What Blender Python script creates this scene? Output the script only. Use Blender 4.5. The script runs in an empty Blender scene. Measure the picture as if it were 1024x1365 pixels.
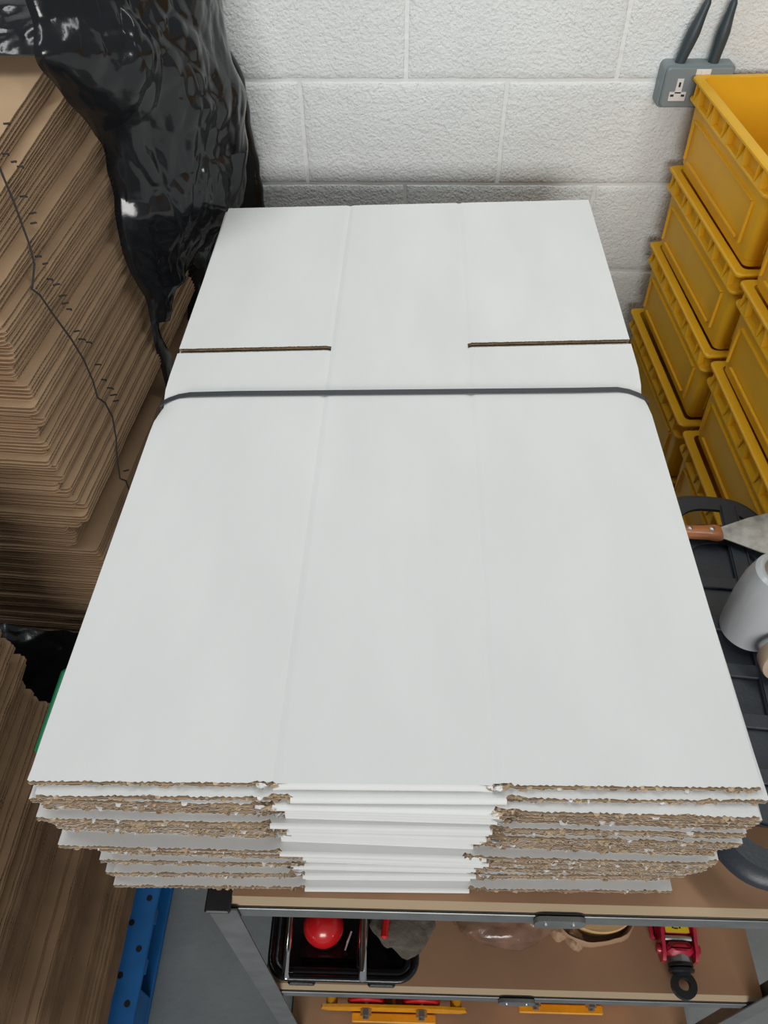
import bpy, math, random
from mathutils import Vector, Matrix, noise
random.seed(7)
C = bpy.context.scene.collection
SC = bpy.context.scene

# ---------------------------------------------------------------- camera
FPX = 1030.0; H = 2.0; FLOOR = -0.16
PITCH = math.radians(48.15); YAW = math.radians(2.0); ROLL = math.radians(0.73)
fwd = Vector((-math.sin(YAW)*math.cos(PITCH), math.cos(YAW)*math.cos(PITCH), -math.sin(PITCH)))
r0 = Vector((math.cos(YAW), math.sin(YAW), 0)); u0 = r0.cross(fwd)
CR = r0*math.cos(ROLL) - u0*math.sin(ROLL)
CU = u0*math.cos(ROLL) + r0*math.sin(ROLL)
CP = Vector((0, 0, H))
cam = bpy.data.objects.new('camera', bpy.data.cameras.new('camera')); C.objects.link(cam)
M = Matrix((CR, CU, -fwd)).transposed().to_4x4(); M.translation = CP
cam.matrix_world = M
cam.data.sensor_fit = 'VERTICAL'; cam.data.sensor_height = 36.0
cam.data.lens = FPX/1365.0*36.0
cam.data.clip_start = 0.02
SC.camera = cam

# ---------------------------------------------------------------- light
w = bpy.data.worlds.new('world'); SC.world = w; w.use_nodes = True
w.node_tree.nodes['Background'].inputs[0].default_value = (0.93, 0.97, 1.0, 1)
w.node_tree.nodes['Background'].inputs[1].default_value = 0.22
def area(name, loc, target, sx, sy, power, col=(1, 1, 1)):
    d = bpy.data.lights.new(name, 'AREA'); d.shape = 'RECTANGLE'; d.size = sx; d.size_y = sy
    d.energy = power; d.color = col
    o = bpy.data.objects.new(name, d); C.objects.link(o); o.location = loc
    o.rotation_euler = (Vector(target)-Vector(loc)).to_track_quat('-Z', 'Y').to_euler()
    return o
area('ceiling_tube_light', (-0.9, 1.0, 3.5), (-0.7, 1.2, 0), 0.25, 2.2, 15, (0.95, 1.0, 0.99))
area('ceiling_tube_light', (0.9, 0.9, 3.5), (0.7, 1.2, 0), 0.25, 2.2, 15, (0.97, 1.0, 0.98))
area('added_rear_fill_light', (0.1, -5.0, 2.7), (0.1, 1.7, 1.2), 3.0, 1.4, 190, (1.0, 0.98, 0.95))  # unseen fill added behind the camera to brighten the wall
SC.view_settings.view_transform = 'Standard'; SC.view_settings.look = 'None'
SC.view_settings.gamma = 1; SC.view_settings.use_curve_mapping = False
SC.view_settings.exposure = 0.10

# ---------------------------------------------------------------- measuring helpers
def ray(px, py): return fwd + CR*((px-512)/FPX) - CU*((py-682.5)/FPX)
def atz(px, py, z): d = ray(px, py); return CP + d*((z-H)/d.z)
def aty(px, py, y): d = ray(px, py); return CP + d*(y/d.y)

# ---------------------------------------------------------------- materials
def mat(name, col, rough=0.6, var=0.0, vscale=8.0, bump=0.0, bscale=60.0, metal=0.0, spec=0.5, col2=None,
        coat=0.0, trans=0.0, stretch=None, translucent=0.0, detail=4, bump2=0, b2scale=10, alpha=1.0):
    m = bpy.data.materials.new(name); m.use_nodes = True
    nt = m.node_tree; b = nt.nodes['Principled BSDF']; L = nt.links
    b.inputs['Base Color'].default_value = (*col, 1); b.inputs['Roughness'].default_value = rough
    b.inputs['Metallic'].default_value = metal; b.inputs['Specular IOR Level'].default_value = spec
    b.inputs['Coat Weight'].default_value = coat; b.inputs['Transmission Weight'].default_value = trans
    b.inputs['Alpha'].default_value = alpha
    tc = nt.nodes.new('ShaderNodeTexCoord'); mp = nt.nodes.new('ShaderNodeMapping')
    L.new(tc.outputs['Object'], mp.inputs[0])
    if stretch: mp.inputs['Scale'].default_value = stretch
    if var or col2:
        n = nt.nodes.new('ShaderNodeTexNoise'); n.inputs['Scale'].default_value = vscale; n.inputs['Detail'].default_value = detail
        L.new(mp.outputs[0], n.inputs['Vector'])
        r = nt.nodes.new('ShaderNodeValToRGB'); L.new(n.outputs['Fac'], r.inputs[0])
        c2 = col2 if col2 else tuple(c*(1+var) for c in col)
        c1 = col if col2 else tuple(c*(1-var) for c in col)
        r.color_ramp.elements[0].position = 0.35; r.color_ramp.elements[1].position = 0.65
        r.color_ramp.elements[0].color = (*c1, 1); r.color_ramp.elements[1].color = (*c2, 1)
        L.new(r.outputs[0], b.inputs['Base Color'])
    last = None
    for st, sc in ((bump, bscale), (bump2, b2scale)):
        if st:
            n = nt.nodes.new('ShaderNodeTexNoise'); n.inputs['Scale'].default_value = sc; n.inputs['Detail'].default_value = 5
            L.new(mp.outputs[0], n.inputs['Vector'])
            bp = nt.nodes.new('ShaderNodeBump'); bp.inputs['Strength'].default_value = 1.0; bp.inputs['Distance'].default_value = st
            L.new(n.outputs['Fac'], bp.inputs['Height'])
            if last: L.new(last.outputs[0], bp.inputs['Normal'])
            last = bp
    if last: L.new(last.outputs[0], b.inputs['Normal'])
    if translucent:
        t = nt.nodes.new('ShaderNodeBsdfTranslucent'); t.inputs[0].default_value = (*col, 1)
        mx = nt.nodes.new('ShaderNodeMixShader'); mx.inputs[0].default_value = translucent
        L.new(b.outputs[0], mx.inputs[1]); L.new(t.outputs[0], mx.inputs[2])
        L.new(mx.outputs[0], nt.nodes['Material Output'].inputs[0])
    return m

m_white = mat('white_paper_liner', (0.76, 0.765, 0.755), 0.75, var=0.025, vscale=9, bump=0.0006, bscale=22, spec=0.25,
              bump2=0.00018, b2scale=260, stretch=(1, 0.35, 1))
m_kraft = mat('kraft_inner', (0.47, 0.335, 0.215), 0.85, var=0.18, vscale=60, bump=0.0006, bscale=220, spec=0.15)
m_torn = mat('torn_kraft_edge', (0.50, 0.375, 0.25), 0.9, var=0.25, vscale=90, bump=0.0015, bscale=260, spec=0.1)
m_brown = mat('brown_liner', (0.44, 0.295, 0.18), 0.8, var=0.08, vscale=7, bump=0.0004, bscale=60, spec=0.2)
m_flute = mat('brown_flute', (0.36, 0.26, 0.175), 0.9, var=0.12, vscale=20, spec=0.1)
m_brownd = mat('darker_brown_liner', (0.29, 0.185, 0.11), 0.85, var=0.22, vscale=9, spec=0.15)  # darker brown liner and flute of the nearer stack
m_fluted = mat('darker_brown_flute', (0.26, 0.17, 0.105), 0.9, var=0.22, vscale=14, spec=0.1)
m_block = mat('painted_blockwork', (0.80, 0.825, 0.82), 0.55, var=0.03, vscale=5, bump=0.0038, bscale=190, bump2=0.0024, b2scale=80, spec=0.4)
m_mortar = mat('painted_mortar', (0.80, 0.82, 0.81), 0.5, bump=0.003, bscale=40, spec=0.4)
m_floor = mat('painted_concrete_floor', (0.20, 0.225, 0.235), 0.5, var=0.18, vscale=3, bump=0.001, bscale=60, detail=10)
m_film = mat('black_plastic_film', (0.008, 0.009, 0.011), 0.16, bump=0.0006, bscale=40, bump2=0.0015, b2scale=14, spec=0.5)
m_film2 = mat('sheen_lifted_black_film', (0.03, 0.032, 0.035), 0.36, bump=0.003, bscale=26, spec=0.6)  # black film with reflected ceiling light lifted into the base colour
m_strap = mat('dark_grey_strapping', (0.045, 0.053, 0.06), 0.4)
m_twine = mat('dark_twine', (0.03, 0.028, 0.028), 0.8)
m_yellow = mat('yellow_crate_plastic', (0.88, 0.50, 0.022), 0.42, var=0.07, vscale=6, translucent=0.22, spec=0.4)
m_blackpl = mat('black_tub_plastic', (0.030, 0.037, 0.047), 0.42, bump=0.0003, bscale=200)
m_tray = mat('black_glossy_tray_plastic', (0.010, 0.011, 0.013), 0.22, bump=0.0003, bscale=120)
m_blue = mat('blue_pallet_plastic', (0.012, 0.14, 0.42), 0.5, var=0.15, vscale=8)
m_green = mat('green_plastic', (0.01, 0.22, 0.09), 0.45)
m_mdf = mat('hardboard_shelf', (0.37, 0.215, 0.125), 0.7, var=0.13, vscale=5, detail=9, spec=0.3)
m_mdfedge = mat('hardboard_cut_edge', (0.45, 0.34, 0.22), 0.85)
m_steel = mat('grey_rack_steel', (0.20, 0.21, 0.21), 0.40, metal=0.4, var=0.12, vscale=20)
m_zinc = mat('zinc_steel', (0.45, 0.46, 0.46), 0.35, metal=0.9)
m_chrome = mat('chrome_rod', (0.7, 0.7, 0.72), 0.12, metal=1.0)
m_red = mat('red_gloss_plastic', (0.55, 0.012, 0.015), 0.25, coat=0.3)
m_crimson = mat('crimson_paint', (0.42, 0.008, 0.035), 0.3, var=0.15, vscale=40, coat=0.3)
m_yelpaint = mat('yellow_enamel', (0.75, 0.32, 0.01), 0.4, var=0.12, vscale=30)
m_labely = mat('yellow_sticker', (0.85, 0.66, 0.01), 0.5)
m_ink = mat('black_ink', (0.03, 0.03, 0.03), 0.6)
m_black = mat('black_oxide_steel', (0.012, 0.013, 0.015), 0.4)
m_wood = mat('varnished_wood_handle', (0.44, 0.16, 0.06), 0.35, var=0.2, vscale=25, stretch=(1, 6, 6), coat=0.3)
m_blade = mat('plaster_smeared_blade', (0.30, 0.30, 0.29), 0.6, metal=0.35, col2=(0.58, 0.58, 0.55), vscale=40, detail=8)
m_wrap = mat('clear_stretch_film_roll', (0.50, 0.53, 0.55), 0.28, bump=0.002, bscale=24, stretch=(1, 1, 0.35), var=0.05, vscale=10, coat=0.2)
m_bluecore = mat('blue_roll_core', (0.02, 0.16, 0.36), 0.5)
m_board = mat('cardboard_core', (0.48, 0.36, 0.27), 0.8, var=0.1, vscale=30)
m_pine = mat('pale_pine', (0.66, 0.43, 0.20), 0.6, var=0.2, vscale=14, stretch=(1, 7, 1))
m_rag = mat('grey_cloth', (0.11, 0.095, 0.075), 0.9, bump=0.0015, bscale=120, var=0.15, vscale=20)
m_brownwrap = mat('brown_shiny_wrap', (0.17, 0.09, 0.055), 0.25, bump=0.003, bscale=30, var=0.3, vscale=14, coat=0.3)
m_tanpaper = mat('tan_paper_bag', (0.36, 0.22, 0.13), 0.6, bump=0.002, bscale=30)
m_sock = mat('grey_socket_box', (0.20, 0.235, 0.245), 0.45)
m_sockw = mat('white_socket_insert', (0.72, 0.68, 0.68), 0.4)
m_cable = mat('dark_grey_cable', (0.035, 0.05, 0.06), 0.45)
m_palwood = mat('pallet_wood', (0.32, 0.22, 0.13), 0.8, var=0.2, vscale=10)

# ---------------------------------------------------------------- mesh helpers
class MB:
    def __init__(s): s.v = []; s.f = []; s.mi = []; s.mats = []
    def m(s, mt):
        if mt not in s.mats: s.mats.append(mt)
        return s.mats.index(mt)
    def add(s, vs, fs, mt):
        n = len(s.v); s.v += [Vector(v) for v in vs]; k = s.m(mt)
        for f in fs: s.f.append(tuple(i+n for i in f)); s.mi.append(k)
    def box(s, c, d, mt, rz=0, bev=0.0, rot=None):
        x, y, z = d[0]/2, d[1]/2, d[2]/2; b = min(bev, x*.9, y*.9, z*.9)
        R = rot if rot else Matrix.Rotation(rz, 3, 'Z'); c = Vector(c)
        if b <= 0:
            vs = [R @ Vector((a*x, e*y, g*z)) + c for a in (-1, 1) for e in (-1, 1) for g in (-1, 1)]
            fs = [(0, 1, 3, 2), (4, 6, 7, 5), (0, 4, 5, 1), (2, 3, 7, 6), (0, 2, 6, 4), (1, 5, 7, 3)]
            s.add(vs, fs, mt); return
        rings = []
        for (zz, ins) in ((-z, b), (-z+b, 0), (z-b, 0), (z, b)):
            ring = []
            for (sx, sy) in ((1, 1), (-1, 1), (-1, -1), (1, -1)):
                X, Y = x-ins, y-ins
                if (sx*sy) > 0: pts = [(sx*X, sy*(Y-b)), (sx*(X-b), sy*Y)]
                else: pts = [(sx*(X-b), sy*Y), (sx*X, sy*(Y-b))]
                ring += pts
            rings.append([R @ Vector((p[0], p[1], zz)) + c for p in ring])
        s.loft(rings, mt, True, True)
    def loft(s, rings, mt, closed=True, caps=False):
        n = len(rings[0]); vs = [p for r in rings for p in r]; fs = []
        for i in range(len(rings)-1):
            for j in range(n if closed else n-1):
                a = i*n+j; b = i*n+(j+1) % n; fs.append((a, b, b+n, a+n))
        if caps: fs.append(tuple(range(n-1, -1, -1))); fs.append(tuple((len(rings)-1)*n+j for j in range(n)))
        s.add(vs, fs, mt)
    def tube(s, pts, r, mt, n=10, caps=True):
        pts = [Vector(p) for p in pts]; rs = r if isinstance(r, (list, tuple)) else [r]*len(pts)
        rings = []; prev = None
        for i, p in enumerate(pts):
            t = (pts[min(i+1, len(pts)-1)]-pts[max(i-1, 0)]).normalized()
            if prev is None:
                a = Vector((0, 0, 1)) if abs(t.z) < .9 else Vector((1, 0, 0)); x = t.cross(a).normalized()
            else: x = (prev - t*prev.dot(t)).normalized()
            prev = x; y = t.cross(x)
            rings.append([p + (x*math.cos(2*math.pi*k/n)+y*math.sin(2*math.pi*k/n))*rs[i] for k in range(n)])
        s.loft(rings, mt, True, caps)
    def lathe(s, prof, mt, c=(0, 0, 0), n=40, rot=None):   # profile (r, z), closed loop of rings
        c = Vector(c); R = rot if rot else Matrix.Identity(3)
        rings = [[R @ Vector((r*math.cos(2*math.pi*k/n), r*math.sin(2*math.pi*k/n), z)) + c for k in range(n)] for r, z in prof]
        s.loft(rings, mt, True, False)
    def prism(s, poly, z0, z1, mt, rot=None, c=(0, 0, 0)):
        c = Vector(c); R = rot if rot else Matrix.Identity(3)
        s.loft([[R @ Vector((p[0], p[1], z)) + c for p in poly] for z in (z0, z1)], mt, True, True)
    def build(s, name, parent=None, smooth=False, loc=None, sharp=35):
        me = bpy.data.meshes.new(name); me.from_pydata([tuple(v) for v in s.v], [], s.f)
        for mt in s.mats: me.materials.append(mt)
        for p, k in zip(me.polygons, s.mi): p.material_index = k
        if smooth:
            for p in me.polygons: p.use_smooth = True
            me.set_sharp_from_angle(angle=math.radians(sharp))
        me.update()
        o = bpy.data.objects.new(name, me); C.objects.link(o)
        if parent: o.parent = parent
        if loc: o.location = loc
        return o

def tag(o, label=None, cat=None, group=None, kind=None):
    if label: o['label'] = label
    if cat: o['category'] = cat
    if group: o['group'] = group
    if kind: o['kind'] = kind
    return o
def thing(name, label, cat, loc=(0, 0, 0), rz=0, group=None):
    o = bpy.data.objects.new(name, None); C.objects.link(o); o.location = loc; o.rotation_euler = (0, 0, rz)
    o.empty_display_size = 0.05
    return tag(o, label, cat, group)
def copy_tree(o, parent=None):
    c = o.copy(); C.objects.link(c); c.parent = parent
    for ch in list(o.children): copy_tree(ch, c)
    return c
def rrect(hx, hy, r, n=8, cx=0, cy=0):
    pts = []
    for (sx, sy, a0) in ((1, 1, 0), (-1, 1, 90), (-1, -1, 180), (1, -1, 270)):
        for k in range(n+1):
            a = math.radians(a0+90*k/n); pts.append((cx+sx*(hx-r)+r*math.cos(a), cy+sy*(hy-r)+r*math.sin(a)))
    return pts
def lerp(a, b, t): return a+(b-a)*t
def sstep(a, b, x):
    t = max(0, min(1, (x-a)/(b-a))); return t*t*(3-2*t)

# ================================================================ SETTING
WALLY = 1.782
def make_wall():
    mb = MB(); g = 0.0022
    mb.box((0.0, WALLY+0.05+g, (FLOOR+2.6)/2), (5.0, 0.1, 2.6-FLOOR), m_mortar)
    zs = 1.387; cz = 0.2235
    for row in range(-7, 7):
        z0 = zs + row*cz; off = -0.003 if row % 2 == 0 else -0.2315
        if z0 + cz < FLOOR: continue
        for k in range(-6, 6):
            x0 = off + k*0.4435
            a, b_ = x0+0.0028, x0+0.4435-0.0028; c, d = z0+0.0024, z0+cz-0.0024
            def NU(w_, n_): return [0, .0018/w_, .004/w_]+[q_/n_ for q_ in range(1, n_)]+[1-.004/w_, 1-.0018/w_, 1]
            UU = NU(b_-a, 24); VV = NU(d-c, 12); nx, nz = len(UU)-1, len(VV)-1
            rings = []
            def P(u, v, ins):
                X = lerp(a-ins, b_+ins, u); Z = lerp(c-ins, d+ins, v); e = 0.0022
                dx = noise.noise(Vector((X*18, Z*18, row*3.1)))*e; dz = noise.noise(Vector((X*18+9, Z*18, k*5.3)))*e
                return (X+dx, Z+dz)
            vs = []; fs = []
            for j in range(nz+1):
                for i in range(nx+1):
                    u, v = UU[i], VV[j]; X, Z = P(u, v, 0)
                    dd = min(u*(b_-a), (1-u)*(b_-a), v*(d-c), (1-v)*(d-c))
                    dep = g*sstep(-0.001, 0.005, dd)
                    if dd == 0: dep = -0.004
                    dep += noise.noise(Vector((X*45, Z*45, 7)))*0.0008*sstep(0, .01, dd)
                    vs.append((X, WALLY+g-dep, Z))
            for j in range(nz):
                for i in range(nx):
                    q = j*(nx+1)+i; fs.append((q, q+1, q+nx+2, q+nx+1))
            mb.add(vs, fs, m_block)
    o = mb.build('wall_rear', smooth=True, sharp=80); o['kind'] = 'structure'
make_wall()
mb = MB(); mb.box((0, 0.3, FLOOR-0.05), (5.0, 3.2, 0.1), m_floor)
mb.build('floor')['kind'] = 'structure'

# ================================================================ SHELVING RACK
Z1, Z2, Z3 = 0.91, 0.375, -0.085
RX0, RX1, RY0, RY1 = -0.236, 0.661, 0.288, 0.79
rack = thing('shelving_rack', 'grey steel shelving rack with brown hardboard shelves carrying the white cardboard stack', 'shelving rack', ((RX0+RX1)/2, (RY0+RY1)/2, FLOOR))
def rk(mb, name, parent=rack, **k):
    o = mb.build(name, parent, **k)
    return o
cx, cy = (RX0+RX1)/2, (RY0+RY1)/2
for z in (Z1, Z2, Z3):
    zz = z-FLOOR
    mb = MB()
    hw_, hd_ = (RX1-RX0)/2, (RY1-RY0)/2
    mb.loft([[Vector((x_, -hd_, zz-.012)), Vector((x_, -hd_, zz-.005)), Vector((x_, -hd_+.008, zz)), Vector((x_, hd_, zz)), Vector((x_, hd_, zz-.012))] for x_ in (-hw_, hw_)], m_mdf, True, True)
    mb.mats.append(m_mdfedge); mb.mi[0] = 1; mb.mi[1] = 1
    sh = rk(mb, 'shelf_board')
    mb = MB()
    for s in (-1, 1):
        y = s*(RY1-RY0)/2
        mb.box((0, y+s*0.0030, zz-0.028), (RX1-RX0+0.02, 0.003, 0.034), m_steel, bev=0.001)
        mb.box((0, y-s*0.012, zz-0.0145), (RX1-RX0, 0.026, 0.003), m_steel)
        x = s*(RX1-RX0)/2
        mb.box((x+s*0.0030, 0, zz-0.028), (0.003, RY1-RY0, 0.034), m_steel, bev=0.001)
    rk(mb, 'shelf_rail')
for sx in (-1, 1):
    for sy in (-1, 1):
        mb = MB(); X = sx*((RX1-RX0)/2+0.009); Y = sy*((RY1-RY0)/2+0.008); h = Z1-FLOOR-0.003
        mb.box((X-sx*0.018, Y, h/2), (0.038, 0.0022, h), m_steel)
        mb.box((X, Y-sy*0.018, h/2), (0.0022, 0.038, h), m_steel)
        lg = rk(mb, 'leg')
        mb = MB(); mb.box((X-sx*0.012, Y-sy*0.012, h+0.0015), (0.034, 0.034, 0.006), m_black, bev=0.002)
        mb.build('leg_cap', lg)
        mb = MB(); mb.box((X-sx*0.012, Y-sy*0.012, 0.006), (0.036, 0.036, 0.012), m_black, bev=0.002); mb.build('leg_foot', lg)
for (px, z, wd) in ((748, Z1, 0.066), (690, Z2, 0.066)):
    p = atz(px, 1213 if z == Z1 else 1329, z)
    mb = MB(); mb.prism(rrect(wd/2, 0.017, 0.012, 6), -0.003, 0.003, m_steel, Matrix.Rotation(math.radians(90), 3, 'X'), (p.x-cx, RY0-cy-0.009, z-0.020-FLOOR))
    for s in (-1, 1): mb.lathe([(0.0001, 0.0015), (0.003, 0.001), (0.0042, -0.001)], m_zinc, (p.x-cx+s*0.018, RY0-cy-0.0128, z-0.020-FLOOR), 10, Matrix.Rotation(math.radians(90), 3, 'X'))
    o = rk(mb, 'joining_plate', smooth=True)

# ================================================================ WHITE CARDBOARD FLATS
NW = 36; ZT = 1.247; PIT = (ZT-Z1-0.001)/NW; WW = 0.731; LL = 1.206
YL = [1042, 1062, 1066, 1069, 1072, 1075, 1092, 1094, 1096, 1098, 1099, 1100, 1101, 1102, 1103, 1104, 1128, 1116, 1118, 1120, 1122, 1124, 1126,
      1133, 1133, 1134, 1135, 1147, 1147, 1148, 1148, 1164, 1164, 1165, 1166, 1181]
YR = [1052, 1068, 1091, 1095, 1099, 1103, 1112, 1114, 1116, 1125, 1127, 1129, 1131, 1134, 1137, 1140, 1152, 1149, 1151, 1153, 1154, 1155, 1157,
      1159, 1160, 1161, 1162, 1163, 1164, 1165, 1166, 1168, 1169, 1171, 1172, 1189]
XADJ = {6: -8, 7: 2, 8: 4, 9: 6, 10: 8, 16: -12, 17: 12, 18: 14, 19: 14, 20: 14, 21: 16, 22: 16, 23: 20, 24: 21, 25: 22, 26: 20, 27: 13, 28: 16, 31: 13, 35: 0, 1: 7}
def axis_vals(a, b, step, extra):
    n = max(1, round((b-a)/step)); vals = [lerp(a, b, i/n) for i in range(n+1)]
    for e in extra:
        j = min(range(len(vals)), key=lambda q: abs(vals[q]-e)); vals[j] = e
    return vals
def white_flat(k):
    rnd = random.Random(100+k)
    zt = ZT - k*PIT
    if k == 0:
        c = [Vector(p) for p in ((-0.372, 0.305), (0.359, 0.314), (0.372, 1.537), (-0.359, 1.494))]
        vsl, vsr, xa, xb = 0.7215, 0.728, 0.246, 0.467
    else:
        dx = XADJ.get(k, rnd.uniform(-5, 5))
        pl = atz(35 + 119*k/36 + dx, YL[k], zt); pr = atz(1017-125*k/36, YR[k], zt)
        yaw = math.atan2(pr.y-pl.y, WW)
        ex = Vector((math.cos(yaw), math.sin(yaw))); ey = Vector((-math.sin(yaw)+(0.013 if k == 1 else 0.006), math.cos(yaw)))
        o = Vector((pl.x, pl.y)); L2 = LL+rnd.uniform(-0.004, 0.004)
        c = [o, o+ex*WW, o+ex*WW+ey*L2, o+ey*L2]
        vsl = vsr = 0.72; xa = 0.250+rnd.uniform(-.006, .006); xb = 0.468+rnd.uniform(-.006, .006)
    org = Vector((c[0].x, c[0].y, zt-PIT))
    T = PIT-0.0003
    def W3(u, v, z):     # u across, v along, z below the top face
        a, b_ = u/WW, v/LL
        p = c[0]*(1-a)*(1-b_)+c[1]*a*(1-b_)+c[2]*a*b_+c[3]*(1-a)*b_
        e = min(u, WW-u); vs = 0.590+0.012*a
        pin = 0.0085*max(0, 1-e/0.035)**2*max(0, 1-abs(v-vs)/0.07)**2
        ins = 0.004*max(0, 1-e/0.03)*max(0, 1-abs(v-vs)/0.03)*(1 if u < WW/2 else -1)
        wob = 0.0
        if k == 0: wob = -0.0020*max(0, 1-min(abs(u-xa), abs(u-xb))/0.007)+0.0003
        return Vector((p.x+ins, p.y, zt-z-pin+wob)) - org
    root = thing('white_cardboard_flat', WLAB(k), 'cardboard flat', org, 0, None)
    tag(root, group='white cardboard flats strapped in a stack')
    us = sorted(set(axis_vals(0, WW, 0.0032, [xa, xb])))
    sl = 0.0058 if k == 0 else 0.0035
    vv = [0, 0.004, 0.05, 0.15, 0.3, 0.45, 0.52, 0.55, 0.575, 0.59, 0.605, 0.625, 0.66, 0.7]
    vb = [0.76, 0.85, 1.0, 1.1, LL-0.004, LL]
    def vline(u):
        s = lerp(vsl, vsr, u/WW); return vv+[s-sl, s+sl]+vb
    ns = len(vv)
    seed = k*13.7
    def edge_n(u, s, amp, f=90):
        t = noise.noise(Vector((u*f, seed, s)))+0.6*noise.noise(Vector((u*f*3, seed, s+4)))
        return amp*max(0, 0.6*t+0.30+0.55*(math.sin(u*91237.1+s*7.7+seed)*0.5+0.5))
    def inside(u): return xa < u < xb
    def liner(mb, z, th, mt_top, mt_bot, s, amp):
        nv = ns+2+len(vb); vs = []; idx = {}
        for i, u in enumerate(us):
            line = vline(u)
            for j, v in enumerate(line):
                vv_, uu = v, u
                if j == 0: vv_ = 0.0012 if inside(u) else edge_n(u, s, amp)
                if j == 0 and not inside(u) and (abs(u-xa) < 0.02 or abs(u-xb) < 0.02): vv_ += 0.004*max(0, noise.noise(Vector((u*60, seed, 30+s)))+.5)
                if j == 1: vv_ = 0.014
                if j == ns and (u <= xa or u >= xb): vv_ -= edge_n(u, s+9, amp*0.35)
                if j == ns+1 and (u <= xa or u >= xb): vv_ += edge_n(u, s+12, amp*0.45, 70)
                if j == nv-1: vv_ -= edge_n(u, s+15, amp*.5)
                if i == 0: uu += max(0, noise.noise(Vector((v*60, seed, s+2))))*0.0016
                if i == len(us)-1: uu -= max(0, noise.noise(Vector((v*60, seed, s+3))))*0.0016
                vs.append((uu, vv_))
        nu = len(us); n = len(vs); P = [W3(a, b_, z) for a, b_ in vs]+[W3(a, b_, z+th) for a, b_ in vs]
        top = []; ec = {}
        for i in range(nu-1):
            mid = (us[i]+us[i+1])/2
            for j in range(nv-1):
                if j == ns and not (xa < mid < xb): continue
                q = i*nv+j; f = (q, q+nv, q+nv+1, q+1); top.append(f)
                for e in range(4):
                    a, b_ = f[e], f[(e+1) % 4]; key = (min(a, b_), max(a, b_)); ec[key] = None if key in ec else (a, b_)
        mb.add(P, top, mt_top)
        base = len(mb.v)-2*n; km = mb.m(mt_bot)
        for f in top: mb.f.append(tuple(base+n+i for i in reversed(f))); mb.mi.append(km)
        for e in ec.values():
            if e: mb.f.append((base+e[1], base+e[0], base+n+e[0], base+n+e[1])); mb.mi.append(km)
    def core(mb, z, th, s):
        pitch = 0.0078; n = int(WW/pitch*5); cols = []
        for i in range(n+1):
            u = 0.002+(WW-0.004)*i/n
            zc = z+th/2+th/2*math.sin(2*math.pi*i/5.0)
            sq = 1-0.5*max(0, noise.noise(Vector((u*22, seed, s+20))))
            sv = lerp(vsl, vsr, u/WW)
            f0 = 0.001 if inside(u) else 0.0005+edge_n(u, s+5, 0.0022, 140)
            cols.append([(u, f0, zc)]+[(u, q_, zc) for q_ in (.52, .55, .575, .59, .605, .625, .66)]+[(u, sv-sl-0.0005, zc), (u, sv+sl+0.0006+edge_n(u, s, .001), zc), (u, LL-0.001, zc)])
        P = [W3(*q) for col in cols for q in col]; fs = []
        for i in range(n):
            for j in range(10):
                if j == 8 and not inside(cols[i][0][0]): continue
                q = i*11+j; fs.append((q, q+11, q+12, q+1))
        mb.add(P, fs, m_torn)
    h = T/2
    for nm, zb, t1, t2, a1, a2 in (('upper_panel', 0, m_white, m_kraft, 0.0028, 0.0012), ('lower_panel', h, m_kraft, m_white, 0.0012, 0.002)):
        mb = MB()
        liner(mb, zb, 0.0006, t1, m_kraft if t1 == m_kraft else m_white, 1+zb*999, a1)
        liner(mb, zb+h-0.0009, 0.0006, m_kraft, t2, 5+zb*999, a2)
        if zb == 0:                        # smooth folded front between the two slots
            rings = []
            for i in range(13):
                u = lerp(xa+0.001, xb-0.001, i/12)
                rings.append([W3(u, 0.0012-0.0042*math.sin(math.pi*q/8), h*1.0-(T/2-0.0003)*math.cos(math.pi*q/8)) for q in range(9)])
            mb.loft(rings, m_white, False)
        p = mb.build(nm, root, smooth=True, sharp=30)
        mb = MB(); core(mb, zb+0.0007, h-0.0017, 3+zb*99)
        # frayed shreds of paper along the cut front edge
        for q in range(16):
            u = rnd.uniform(0.004, xa) if rnd.random() < .5 else rnd.uniform(xb, WW-0.01)
            wd = rnd.uniform(0.002, 0.010); dp = rnd.uniform(0.0005, 0.0018); z0 = zb+rnd.uniform(0.0005, h-0.001)
            mt = m_white if rnd.random() < .12 else m_torn
            pts = [W3(u, 0.002, z0), W3(u+wd, 0.002, z0), W3(u+wd*.8, -dp*rnd.uniform(.4, 1), z0+rnd.uniform(-.0006, .002)), W3(u+wd*.45, -dp, z0+rnd.uniform(0, .002)), W3(u+wd*.15, -dp*.6, z0+rnd.uniform(-.0006, .0015))]
            n = Vector((0, 0, -0.0004))
            mb.loft([pts, [a+n for a in pts]], mt, True, True)
        if k in (0, 2, 5, 11, 22, 30) and zb == 0:
            for u in (xa-0.004, xb+0.004):
                for q in range(4):
                    uu = u+rnd.uniform(-.008, .008); pts = []
                    for a in range(7):
                        an = 2*math.pi*a/7; rr = rnd.uniform(.003, .007)
                        pts.append(W3(uu+rr*math.cos(an), -0.001+0.5*rr*math.sin(an), -0.0002+rnd.uniform(0, .003)))
                    mb.loft([pts, [a+Vector((0, 0, -0.0006)) for a in pts]], m_torn if q % 2 else m_white, True, True)
        mb.build('corrugated_core', p)
    return root
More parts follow.
